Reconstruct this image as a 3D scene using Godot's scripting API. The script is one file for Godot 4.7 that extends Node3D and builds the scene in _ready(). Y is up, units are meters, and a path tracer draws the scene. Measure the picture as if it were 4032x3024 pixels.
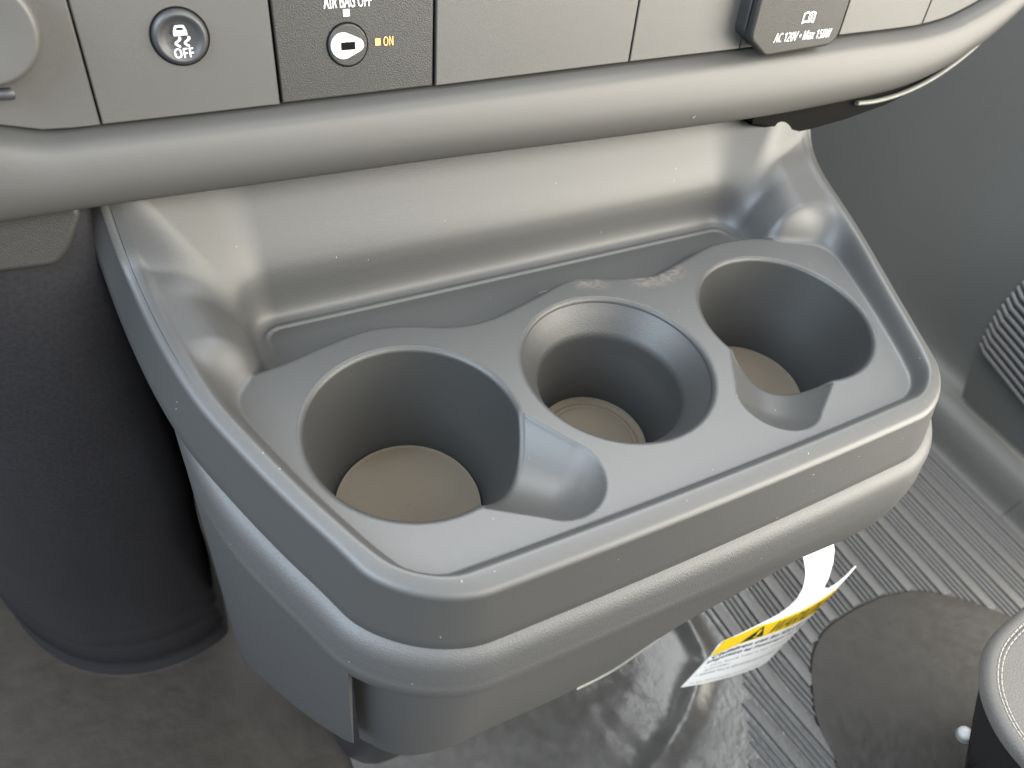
extends Node3D
# Cup holder console under a van's dashboard. Units metres, y up; origin at the middle cup on the tray deck,
# x to the passenger side, z towards the seats.

var M := {}
var rng := RandomNumberGenerator.new()
var names := {}

# ---------------------------------------------------------------- setup
func setup_view() -> void:
	var cam := Camera3D.new()
	cam.name = "camera"
	var at := CameraAttributesPhysical.new()
	at.frustum_focal_length = 35.0
	at.exposure_aperture = 13.0
	at.frustum_focus_distance = 0.36
	at.frustum_near = 0.02
	at.frustum_far = 20.0
	cam.attributes = at
	add_child(cam)
	cam.transform = Transform3D(Basis(Vector3(0.87949, 0.14082, 0.45460), Vector3(0.25473, 0.66758, -0.69960), Vector3(-0.40200, 0.73110, 0.55126)).orthonormalized(), Vector3(-0.19664, 0.257, 0.18765))
	cam.fov = 53.12
	cam.near = 0.02
	cam.far = 20.0
	cam.current = true
	var env := Environment.new()
	env.background_mode = Environment.BG_COLOR
	env.background_color = Color(0.24, 0.238, 0.234).linear_to_srgb()
	env.tonemap_mode = Environment.TONE_MAPPER_LINEAR
	env.tonemap_exposure = 2.25
	env.sdfgi_enabled = true
	env.ssao_enabled = true
	env.ssil_enabled = true
	var we := WorldEnvironment.new()
	we.name = "environment"
	we.environment = env
	add_child(we)
	# daylight through the cab's glass: driver's window, passenger's open door, windscreen, windows behind the seats
	window_light("driver_window_light", Vector3(-0.90, 0.65, 0.15), Vector3(0, 0.0, 0.0), Vector2(0.9, 0.5), Color(0.74, 0.87, 1.0), 3.4)
	window_light("passenger_door_light", Vector3(1.02, 0.36, 0.80), Vector3(0.1, 0.0, 0.0), Vector2(1.1, 0.9), Color(1.0, 0.94, 0.81), 3.1)
	window_light("windscreen_light", Vector3(0.15, 0.85, -0.42), Vector3(0, 0, 0.05), Vector2(1.5, 0.7), Color(0.97, 0.99, 1.0), 2.5)
	window_light("rear_window_light", Vector3(0.30, 1.0, 1.10), Vector3(0.05, 0.0, 0.0), Vector2(1.3, 0.8), Color(1.0, 0.97, 0.91), 1.9)

func window_light(called: String, pos: Vector3, target: Vector3, size: Vector2, col: Color, e: float) -> void:
	var l := AreaLight3D.new()
	l.name = called
	l.area_size = size
	l.area_normalize_energy = false
	l.light_color = col.linear_to_srgb()
	l.light_energy = e
	l.shadow_enabled = true
	add_child(l)
	l.look_at_from_position(pos, target, Vector3.UP)

# ---------------------------------------------------------------- materials
func noise_tex(kind: int, freq: float, size: int, normal: bool, strength := 4.0, sd := 1, octaves := 1, ramp: Gradient = null) -> NoiseTexture2D:
	var n := FastNoiseLite.new()
	n.noise_type = kind
	n.frequency = freq
	n.seed = sd
	if octaves > 1:
		n.fractal_type = FastNoiseLite.FRACTAL_FBM
		n.fractal_octaves = octaves
	else:
		n.fractal_type = FastNoiseLite.FRACTAL_NONE
	if kind == FastNoiseLite.TYPE_CELLULAR:
		n.cellular_return_type = FastNoiseLite.RETURN_DISTANCE2_SUB
		n.cellular_jitter = 1.0
	var t := NoiseTexture2D.new()
	t.width = size
	t.height = size
	t.seamless = true
	t.noise = n
	t.as_normal_map = normal
	t.bump_strength = strength
	if ramp:
		t.color_ramp = ramp
	return t

func ramp2(a: Color, b: Color) -> Gradient:
	var g := Gradient.new()
	g.set_color(0, a.linear_to_srgb())
	g.set_color(1, b.linear_to_srgb())
	return g

func mat(called: String, lin: Color, rough: float, nt: Texture2D = null, nscale := 1.0, tile := 40.0, spec := 0.5) -> StandardMaterial3D:
	var m := StandardMaterial3D.new()
	m.resource_name = called
	m.albedo_color = lin.linear_to_srgb()
	m.roughness = rough
	m.metallic_specular = spec
	if nt:
		m.normal_enabled = true
		m.normal_texture = nt
		m.normal_scale = nscale
		m.uv1_triplanar = true
		m.uv1_world_triplanar = true
		m.uv1_scale = Vector3(tile, tile, tile)
	M[called] = m
	return m

func make_materials() -> void:
	var fine := noise_tex(FastNoiseLite.TYPE_SIMPLEX, 0.09, 512, true, 5.0, 3, 2)
	var leather := noise_tex(FastNoiseLite.TYPE_CELLULAR, 0.055, 512, true, 7.0, 5)
	var soft := noise_tex(FastNoiseLite.TYPE_SIMPLEX, 0.02, 512, true, 6.0, 9, 3)
	var blotch := noise_tex(FastNoiseLite.TYPE_SIMPLEX, 0.012, 512, false, 1.0, 11, 4, ramp2(Color(0.72, 0.71, 0.70), Color(1, 1, 1)))
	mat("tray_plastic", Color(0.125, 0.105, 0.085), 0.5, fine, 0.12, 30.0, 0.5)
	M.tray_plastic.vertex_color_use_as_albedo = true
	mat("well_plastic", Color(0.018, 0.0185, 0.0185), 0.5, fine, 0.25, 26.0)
	mat("base_plastic", Color(0.032, 0.0325, 0.033), 0.55, leather, 0.4, 44.0)
	mat("dash_plastic", Color(0.048, 0.047, 0.045), 0.5, fine, 0.2, 40.0)
	mat("bolster_plastic", Color(0.036, 0.035, 0.033), 0.55, leather, 0.14, 60.0)
	mat("switch_plastic", Color(0.018, 0.0175, 0.017), 0.5, fine, 0.3, 26.0)
	mat("cover_plastic", Color(0.016, 0.0155, 0.0145), 0.5, fine, 0.3, 26.0)
	mat("button_plastic", Color(0.020, 0.021, 0.023), 0.5)
	mat("gap_black", Color(0.006, 0.006, 0.006), 0.8)
	mat("liner_rubber", Color(0.080, 0.069, 0.053), 0.7, fine, 0.3, 30.0)
	mat("black_vinyl", Color(0.016, 0.016, 0.0185), 0.33, leather, 0.25, 42.0)
	M.black_vinyl.albedo_texture = blotch
	mat("print_white", Color(0.75, 0.76, 0.78), 0.6)
	mat("print_amber", Color(0.85, 0.42, 0.12), 0.6)
	mat("key_white", Color(0.50, 0.495, 0.48), 0.5)
	mat("floor_vinyl", Color(0.020, 0.017, 0.014), 0.6, soft, 0.16, 5.0)
	M.floor_vinyl.albedo_texture = blotch
	mat("mat_rubber", Color(0.055, 0.054, 0.052), 0.32, soft, 0.12, 10.0)
	M.mat_rubber.albedo_texture = blotch
	mat("rib_rubber", Color(0.046, 0.0455, 0.046), 0.45, soft, 0.3, 24.0)
	mat("pad_rubber", Color(0.024, 0.0225, 0.021), 0.5, soft, 0.15, 6.0)
	M.pad_rubber.albedo_texture = blotch
	mat("side_plastic", Color(0.062, 0.063, 0.061), 0.55, fine, 0.4, 12.0)
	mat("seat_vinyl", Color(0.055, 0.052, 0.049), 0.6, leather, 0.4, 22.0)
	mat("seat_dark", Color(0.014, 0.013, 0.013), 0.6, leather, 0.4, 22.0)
	mat("thread", Color(0.15, 0.145, 0.135), 0.8)
	mat("bolt_white", Color(0.22, 0.22, 0.215), 0.5)
	mat("tag_white", Color(0.86, 0.86, 0.85), 0.55)
	mat("tag_yellow", Color(0.85, 0.58, 0.01), 0.5)
	mat("tag_ink", Color(0.02, 0.02, 0.02), 0.6)
	mat("lint", Color(0.3, 0.29, 0.27), 0.9)
	mat("trim_pale", Color(0.11, 0.11, 0.10), 0.5, leather, 0.5, 30.0)
	M.gap_black.metallic_specular = 0.1
	M.seat_vinyl.metallic_specular = 0.35
	M.seat_dark.metallic_specular = 0.2
	M.black_vinyl.metallic_specular = 0.4
	M.floor_vinyl.metallic_specular = 0.3
	M.pad_rubber.metallic_specular = 0.32
	M.side_plastic.metallic_specular = 0.35
	M.lint.metallic_specular = 0.2
	M.liner_rubber.metallic_specular = 0.3
	M.cover_plastic.metallic_specular = 0.4
	mat("pin_metal", Color(0.45, 0.33, 0.27), 0.35)
	M.pin_metal.metallic = 0.8

# ---------------------------------------------------------------- node helpers
func part(parent: Node, called: String, mesh: Mesh, m: Material) -> MeshInstance3D:
	var o := MeshInstance3D.new()
	o.name = called
	o.mesh = mesh
	o.material_override = m
	parent.add_child(o, true)
	return o

func thing(called: String, label: String, category: String, xf := Transform3D()) -> Node3D:
	var o := Node3D.new()
	o.name = called
	o.transform = xf
	o.set_meta("label", label)
	o.set_meta("category", category)
	add_child(o, true)
	return o

func struct_mesh(called: String, mesh: Mesh, m: Material) -> MeshInstance3D:
	var o := part(self, called, mesh, m)
	o.set_meta("kind", "structure")
	return o

# ---------------------------------------------------------------- mesh helpers
class Buf:
	var v := PackedVector3Array()
	var n := PackedVector3Array()
	var c := PackedColorArray()
	var i := PackedInt32Array()
	func add(p: Vector3, q := Vector3.ZERO) -> int:
		v.append(p)
		n.append(q)
		return v.size() - 1
	func tri(a: int, b: int, d: int) -> void:
		i.append(a)
		i.append(b)
		i.append(d)
	func grid(rows: Array, close_u := false, flip := false) -> void:
		# rows: Array of PackedVector3Array; smooth normals of its own
		var base := v.size()
		var nu: int = rows[0].size()
		for r in rows:
			for p in r:
				add(p)
		for a in rows.size() - 1:
			for b in (nu if close_u else nu - 1):
				var p0 := base + a * nu + b
				var p1 := base + a * nu + (b + 1) % nu
				var p2 := base + (a + 1) * nu + (b + 1) % nu
				var p3 := base + (a + 1) * nu + b
				if flip:
					tri(p0, p2, p1)
					tri(p0, p3, p2)
				else:
					tri(p0, p1, p2)
					tri(p0, p2, p3)
	func fan(ring: PackedVector3Array, flip := false) -> void:
		var mid := Vector3.ZERO
		for p in ring:
			mid += p
		var c0 := add(mid / ring.size())
		var base := v.size()
		for p in ring:
			add(p)
		for k in ring.size():
			var k2 := (k + 1) % ring.size()
			if flip:
				tri(c0, base + k2, base + k)
			else:
				tri(c0, base + k, base + k2)
	func done(keep_normals := false) -> ArrayMesh:
		if not keep_normals:
			var acc := PackedVector3Array()
			acc.resize(v.size())
			for t in range(0, i.size(), 3):
				var a := v[i[t]]
				var f := (v[i[t + 2]] - a).cross(v[i[t + 1]] - a)
				acc[i[t]] += f
				acc[i[t + 1]] += f
				acc[i[t + 2]] += f
			for k in v.size():
				if n[k] == Vector3.ZERO:
					n[k] = acc[k].normalized() if acc[k].length_squared() > 0.0 else Vector3.UP
		var arr := []
		arr.resize(Mesh.ARRAY_MAX)
		arr[Mesh.ARRAY_VERTEX] = v
		arr[Mesh.ARRAY_NORMAL] = n
		if c.size() == v.size() and c.size() > 0:
			arr[Mesh.ARRAY_COLOR] = c
		arr[Mesh.ARRAY_INDEX] = i
		var m := ArrayMesh.new()
		m.add_surface_from_arrays(Mesh.PRIMITIVE_TRIANGLES, arr)
		return m

func lerp_table(t: Array, x: float) -> float:
	# t: [[x, y], ...] ascending x, smooth (Catmull-Rom style) interpolation
	if x <= t[0][0]:
		return t[0][1]
	var last: int = t.size() - 1
	if x >= t[last][0]:
		return t[last][1]
	var k := 0
	while x > t[k + 1][0]:
		k += 1
	var x0: float = t[k][0]
	var x1: float = t[k + 1][0]
	var y0: float = t[k][1]
	var y1: float = t[k + 1][1]
	var m0 := (y1 - y0) / (x1 - x0)
	var m1 := m0
	if k > 0:
		m0 = (y1 - t[k - 1][1]) / (x1 - t[k - 1][0])
	if k + 2 <= last:
		m1 = (t[k + 2][1] - y0) / (t[k + 2][0] - x0)
	var s := (x - x0) / (x1 - x0)
	var h := x1 - x0
	return (2 * s * s * s - 3 * s * s + 1) * y0 + (s * s * s - 2 * s * s + s) * h * m0 + (-2 * s * s * s + 3 * s * s) * y1 + (s * s * s - s * s) * h * m1

func smooth_poly(pts: Array, per := 8, closed := false) -> PackedVector2Array:
	# Catmull-Rom through 2D points
	var out := PackedVector2Array()
	var n := pts.size()
	var segs := n if closed else n - 1
	for k in segs:
		var p0: Vector2 = pts[(k - 1 + n) % n] if closed or k > 0 else pts[0]
		var p1: Vector2 = pts[k]
		var p2: Vector2 = pts[(k + 1) % n]
		var p3: Vector2 = pts[(k + 2) % n] if closed or k + 2 < n else pts[n - 1]
		for j in per:
			out.append(p1.cubic_interpolate(p2, p0, p3, float(j) / per))
	if not closed:
		out.append(pts[n - 1])
	return out

func area2(poly: PackedVector2Array) -> float:
	var a := 0.0
	for k in poly.size():
		a += poly[k].cross(poly[(k + 1) % poly.size()])
	return a

func outward(poly: PackedVector2Array) -> PackedVector2Array:
	# mitred outward normals of a closed CCW polygon
	var o := PackedVector2Array()
	var n := poly.size()
	for k in n:
		var a := (poly[k] - poly[(k - 1 + n) % n]).normalized()
		var b := (poly[(k + 1) % n] - poly[k]).normalized()
		var na := Vector2(a.y, -a.x)
		var nb := Vector2(b.y, -b.x)
		var m := (na + nb)
		m = m.normalized() / maxf(0.35, m.normalized().dot(na)) if m.length() > 0.01 else na
		o.append(m)
	return o

func plate(poly: PackedVector2Array, front: float, depth: float, bevel: float, crown := 0.0) -> ArrayMesh:
	# a slab in local xy, front face at z = front, rounded front edge
	if area2(poly) < 0.0:
		poly.reverse()
	var nr := outward(poly)
	var b := Buf.new()
	var n := poly.size()
	var tri := Geometry2D.triangulate_polygon(poly)
	var first := b.v.size()
	for k in n:
		var q := poly[k] - nr[k] * bevel
		b.add(Vector3(q.x, q.y, front), Vector3(0, 0, 1))
	for k in range(0, tri.size(), 3):
		# clockwise seen from the front
		var p0 := poly[tri[k]]
		var cr := (poly[tri[k + 1]] - p0).cross(poly[tri[k + 2]] - p0)
		if cr > 0:
			b.tri(first + tri[k], first + tri[k + 2], first + tri[k + 1])
		else:
			b.tri(first + tri[k], first + tri[k + 1], first + tri[k + 2])
	var steps := 4
	var rings := []
	for s in steps + 2:
		var ring := PackedInt32Array()
		for k in n:
			var ang := minf(float(s) / steps, 1.0) * PI * 0.5
			var d := nr[k].normalized()
			var q := poly[k] - nr[k] * bevel * (1.0 - sin(ang))
			var z := front - bevel * (1.0 - cos(ang))
			if s == steps + 1:
				z = front - depth
			ring.append(b.add(Vector3(q.x, q.y, z), Vector3(d.x * sin(ang), d.y * sin(ang), cos(ang))))
		rings.append(ring)
	for s in rings.size() - 1:
		for k in n:
			var k2 := (k + 1) % n
			b.tri(rings[s][k], rings[s][k2], rings[s + 1][k2])
			b.tri(rings[s][k], rings[s + 1][k2], rings[s + 1][k])
	return b.done()

func circle2(c: Vector2, r: float, n := 48) -> PackedVector2Array:
	var o := PackedVector2Array()
	for k in n:
		o.append(c + Vector2.from_angle(TAU * k / n) * r)
	return o

func round_rect(a: Vector2, b: Vector2, r: float) -> PackedVector2Array:
	var o := PackedVector2Array()
	var cs := [Vector2(b.x - r, b.y - r), Vector2(a.x + r, b.y - r), Vector2(a.x + r, a.y + r), Vector2(b.x - r, a.y + r)]
	for k in 4:
		for j in 6:
			o.append(cs[k] + Vector2.from_angle(PI * 0.5 * (k + j / 5.0)) * r)
	return o

func lathe(profile: Array, n := 64, flip := false) -> Buf:
	# profile: [Vector2(r, y)...] about the y axis
	var b := Buf.new()
	var rows := []
	for p in profile:
		var row := PackedVector3Array()
		for k in n:
			var a := TAU * k / n
			row.append(Vector3(cos(a) * p.x, p.y, sin(a) * p.x))
		rows.append(row)
	b.grid(rows, true, flip)
	return b

func tube(b: Buf, pts: PackedVector3Array, r: float, sides := 8, flat := 1.0) -> void:
	var rows := []
	for k in pts.size():
		var t := (pts[mini(k + 1, pts.size() - 1)] - pts[maxi(k - 1, 0)]).normalized()
		var up := Vector3.UP if absf(t.y) < 0.9 else Vector3.RIGHT
		var s := t.cross(up).normalized()
		var u := s.cross(t)
		var row := PackedVector3Array()
		for j in sides:
			var a := TAU * j / sides
			row.append(pts[k] + s * cos(a) * r + u * sin(a) * r * flat)
		rows.append(row)
	b.grid(rows, true, true)
	b.fan(rows[0], false)
	b.fan(rows[rows.size() - 1], true)

func stroke(b: Buf, pts: Array, w: float, z: float, closed := false) -> void:
	# flat ribbon in local xy
	var n := pts.size()
	var l := []
	var r := []
	for k in n:
		var p: Vector2 = pts[k]
		var a: Vector2 = pts[(k - 1 + n) % n] if closed or k > 0 else p
		var c: Vector2 = pts[(k + 1) % n] if closed or k < n - 1 else p
		var d1 := (p - a).normalized() if p != a else (c - p).normalized()
		var d2 := (c - p).normalized() if p != c else d1
		var m := (Vector2(-d1.y, d1.x) + Vector2(-d2.y, d2.x)).normalized()
		m /= maxf(0.5, m.dot(Vector2(-d1.y, d1.x)))
		var vl := p + m * w * 0.5
		var vr := p - m * w * 0.5
		l.append(b.add(Vector3(vl.x, vl.y, z), Vector3(0, 0, 1)))
		r.append(b.add(Vector3(vr.x, vr.y, z), Vector3(0, 0, 1)))
	for k in (n if closed else n - 1):
		var k2 := (k + 1) % n
		b.tri(l[k], l[k2], r[k2])
		b.tri(l[k], r[k2], r[k])

func flat_poly(b: Buf, poly: PackedVector2Array, z: float) -> void:
	var tri := Geometry2D.triangulate_polygon(poly)
	var base := b.v.size()
	for p in poly:
		b.add(Vector3(p.x, p.y, z), Vector3(0, 0, 1))
	for k in range(0, tri.size(), 3):
		var p0 := poly[tri[k]]
		var cr := (poly[tri[k + 1]] - p0).cross(poly[tri[k + 2]] - p0)
		if cr > 0:
			b.tri(base + tri[k], base + tri[k + 2], base + tri[k + 1])
		else:
			b.tri(base + tri[k], base + tri[k + 1], base + tri[k + 2])

func text_into(b: Buf, txt: String, a: Vector2, c: Vector2, z: float, bold := false, slant := 0.0, warp := 0) -> void:
	# lettering fitted into the box a..c (lower left, upper right)
	var f := SystemFont.new()
	f.font_names = PackedStringArray(["Droid Sans"])
	f.font_weight = 600 if bold else 400
	var tm := TextMesh.new()
	tm.font = f
	tm.text = txt
	tm.font_size = 64
	tm.pixel_size = 0.01
	tm.depth = 0.0
	tm.curve_step = 2.0
	var arr := tm.get_mesh_arrays()
	var vs: PackedVector3Array = arr[Mesh.ARRAY_VERTEX]
	var lo := Vector2(1e9, 1e9)
	var hi := Vector2(-1e9, -1e9)
	for p in vs:
		lo = lo.min(Vector2(p.x, p.y))
		hi = hi.max(Vector2(p.x, p.y))
	var base := b.v.size()
	for p in vs:
		var u := (p.x - lo.x) / (hi.x - lo.x)
		var w := (p.y - lo.y) / (hi.y - lo.y)
		var q := Vector2(lerpf(a.x, c.x, u) + slant * w * (c.y - a.y), lerpf(a.y, c.y, w))
		if warp > 0:
			b.add(tag_print(warp, q, z), tag_print(warp, q, z + 1.0) - tag_print(warp, q, z))
		else:
			b.add(Vector3(q.x, q.y, z), Vector3(0, 0, 1))
	var idx = arr[Mesh.ARRAY_INDEX]
	if idx == null or idx.size() == 0:
		for k in vs.size():
			b.i.append(base + k)
	else:
		for k in idx:
			b.i.append(base + k)

# ---------------------------------------------------------------- console shape
const CUPS := [Vector3(-0.106, 0.001, 0.0460), Vector3(0.0, 0.0, 0.0465), Vector3(0.1095, 0.0, 0.0470)]   # x, z, radius
const FIL := 0.003
const EDGE := 0.0036
const RIMY := [[-0.20, 0.125], [-0.15, 0.088], [-0.122, 0.056], [-0.108, 0.0385], [-0.095, 0.0275], [-0.075, 0.0205], [-0.042, 0.0155], [0.01, 0.0110], [0.05, 0.0098], [0.085, 0.0092], [0.10, 0.0092]]
const HALF := [[-0.20, 0.212], [-0.15, 0.2075], [-0.1, 0.202], [-0.06, 0.1965], [-0.031, 0.190], [0.0, 0.1792], [0.0275, 0.1685], [0.0475, 0.160], [0.061, 0.1545], [0.072, 0.149], [0.1, 0.135]]
const CX := 0.003
const SIDEWALL := [[-0.0110, -0.0200], [-0.0095, -0.0134], [-0.0070, -0.0124], [-0.0045, -0.0106], [-0.0024, -0.0078], [-0.0008, -0.0042], [0.0008, 0.0002], [0.0026, 0.0042], [0.0055, 0.0090], [0.010, 0.0146], [0.018, 0.0232], [0.030, 0.0350], [0.06, 0.0640]]
const BACKWALL := [[-0.0110, -0.0200], [-0.0095, -0.0134], [-0.0070, -0.0124], [-0.0045, -0.0106], [-0.0024, -0.0078], [-0.0008, -0.0038], [0.0004, 0.0012], [0.0016, 0.0070], [0.0032, 0.0125], [0.0058, 0.0178], [0.0095, 0.0236], [0.0155, 0.0318], [0.024, 0.0428], [0.036, 0.0580], [0.06, 0.0880], [0.11, 0.1480]]
const WAVE := [[-0.20, -0.050], [-0.161, -0.051], [-0.145, -0.053], [-0.126, -0.0576], [-0.103, -0.061], [-0.086, -0.0576], [-0.065, -0.0500], [-0.045, -0.0490], [-0.015, -0.056], [0.009, -0.062], [0.034, -0.0556], [0.057, -0.0510], [0.082, -0.057], [0.108, -0.0635], [0.135, -0.0615], [0.158, -0.054], [0.20, -0.052]]
const BACK_Z := -0.200

func sd_rim(x: float, z: float) -> float:
	# signed plan distance to the rim's outer edge, negative inside
	var xx := x - CX
	var a := (absf(xx) - lerp_table(HALF, z)) * 0.945
	var zf := 0.0880 - 0.12 * xx * xx
	var d := z - zf
	var r := 0.026
	return Vector2(maxf(a + r, 0.0), maxf(d + r, 0.0)).length() + minf(maxf(a + r, d + r), 0.0) - r

func smax(a: float, b: float, k: float) -> float:
	var h := maxf(k - absf(a - b), 0.0) / k
	return maxf(a, b) + h * h * k * 0.25

func scoop(x: float, z: float, c: Vector2, dir: Vector2) -> float:
	var p := Vector2(x, z) - c
	var s := p.dot(dir)
	var q := absf(p.dot(Vector2(-dir.y, dir.x)))
	if s < 0.0 or s > 0.1:
		return 0.0
	var e := maxf(s - 0.064, 0.0)
	var w := lerpf(0.0285, 0.0215, clampf((s - 0.035) / 0.03, 0.0, 1.0))
	var d := Vector2(q, e).length() / w
	if d >= 1.0:
		return 0.0
	var deep := lerpf(0.0165, 0.0105, clampf((s - 0.03) / 0.045, 0.0, 1.0))
	var f := 1.0 - d * d
	return deep * f * smoothstep(0.0, 0.12, f)

func tray_y(x: float, z: float) -> float:
	var d := -sd_rim(x, z)
	var yr := lerp_table(RIMY, z)
	# deck and trough
	var zb := lerp_table(WAVE, x)
	var step := smoothstep(-0.009, 0.0015, z - zb)
	var y := lerpf(-0.0125, 0.0, step)
	# slots for mug handles
	var sc := scoop(x, z, Vector2(-0.106, 0.001), Vector2(0.7, 0.714).normalized()) + scoop(x, z, Vector2(0.1095, 0.0), Vector2(-0.7, 0.714).normalized())
	y -= sc
	# front lip and side walls: a steep inner face, a crown, then a fall outwards to the edge
	var rw := lerpf(0.0085, 0.0112, smoothstep(0.045, 0.075, z))
	var wall := yr - smax(d - rw, 0.0, 0.0024) * 2.4
	if z < -0.024:
		# the trough is a pocket with round corners; its back leans away above a steep foot, its ends lie flatter
		var r := 0.018
		var a := maxf(absf(x + 0.0047) - 0.1518 + r, 0.0)
		var b := maxf(-0.0965 - z + r, 0.0)
		var q := Vector2(a, b).length()
		var out := q - r if q > 0.0 else -r
		var turn := b / q if q > 0.0 else 0.5
		turn = smoothstep(0.1, 0.9, turn)
		var pocket := lerpf(lerp_table(SIDEWALL, out), lerp_table(BACKWALL, out), turn)
		var cap := smoothstep(0.7, 0.2, turn)
		var capped := lerpf(pocket, -smax(-yr, -pocket, 0.010), cap)
		var lie := smoothstep(-0.024, -0.062, z)
		wall = lerpf(wall, capped, lie)
		# the rim itself stays level with the side
		wall = smax(wall, yr - smax(d - rw, 0.0, 0.0024) * 2.4, 0.0001 + 0.004 * lie)
	wall -= 0.0024 * pow(clampf(1.0 - d / (rw - 0.0008), 0.0, 1.0), 1.5)
	y = smax(y, wall, lerpf(0.0026, 0.004, smoothstep(-0.030, -0.056, z)))
	return y

func outline() -> Array:
	# [point, outward normal] along the rim from the left rear round the front to the right rear
	var out := []
	var c := Vector2(CX, -0.02)
	var pts := []
	# left side, from the rear
	for k in 60:
		var z := lerpf(BACK_Z, 0.035, k / 60.0)
		pts.append(Vector2(CX - lerp_table(HALF, z), z))
	var a0 := (Vector2(CX - lerp_table(HALF, 0.035), 0.035) - c).angle()
	var a1 := (Vector2(CX + lerp_table(HALF, 0.035), 0.035) - c).angle()
	var n := 200
	for k in n + 1:
		var ang := lerpf(a0, a1, float(k) / n)
		var dir := Vector2.from_angle(ang)
		var lo := 0.05
		var hi := 0.3
		for j in 40:
			var mid := (lo + hi) * 0.5
			var p := c + dir * mid
			if sd_rim(p.x, p.y) < 0.0:
				lo = mid
			else:
				hi = mid
		pts.append(c + dir * lo)
	for k in 60:
		var z := lerpf(0.035, BACK_Z, (k + 1) / 60.0)
		pts.append(Vector2(CX + lerp_table(HALF, z), z))
	for p in pts:
		var e := 0.0004
		var g := Vector2(sd_rim(p.x + e, p.y) - sd_rim(p.x - e, p.y), sd_rim(p.x, p.y + e) - sd_rim(p.x, p.y - e)).normalized()
		out.append([p, g])
	return out

func clip_f(x: float, z: float) -> float:
	var f := sd_rim(x, z) + EDGE
	for c in CUPS:
		f = maxf(f, c.z + FIL - Vector2(x - c.x, z - c.y).length())
	return f

func tray_color(x: float, y: float, z: float, nz: FastNoiseLite) -> Color:
	var base := Color(0.215, 0.256, 0.316)
	# scuffed patches on the crest behind the middle cup
	var zb := lerp_table(WAVE, x)
	var s := 0.0
	if y > -0.006 and z > zb - 0.008 and z < zb + 0.010:
		if x > 0.005 and x < 0.083:
			var near := 1.0 - absf(z - zb - 0.002) / 0.010
			var spot := smoothstep(0.006, 0.014, x) * (1.0 - smoothstep(0.020, 0.030, x)) + smoothstep(0.036, 0.048, x) * (1.0 - smoothstep(0.068, 0.081, x))
			s = clampf(near * 1.6, 0.0, 1.0) * spot * smoothstep(0.05, 0.4, nz.get_noise_2d(x * 1.0, z * 1.6) + 0.22)
	return base.lerp(Color(1, 1, 1), s * 0.4)

func tray_normal(x: float, z: float) -> Vector3:
	var e := 0.0004
	return Vector3(tray_y(x - e, z) - tray_y(x + e, z), 2 * e, tray_y(x, z - e) - tray_y(x, z + e)).normalized()

func tray_vert(b: Buf, x: float, z: float, nz: FastNoiseLite) -> int:
	var y := tray_y(x, z)
	var e := 0.0004
	var nn := Vector3(tray_y(x - e, z) - tray_y(x + e, z), 2 * e, tray_y(x, z - e) - tray_y(x, z + e)).normalized()
	b.c.append(tray_color(x, y, z, nz))
	return b.add(Vector3(x, y, z), nn)

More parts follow.
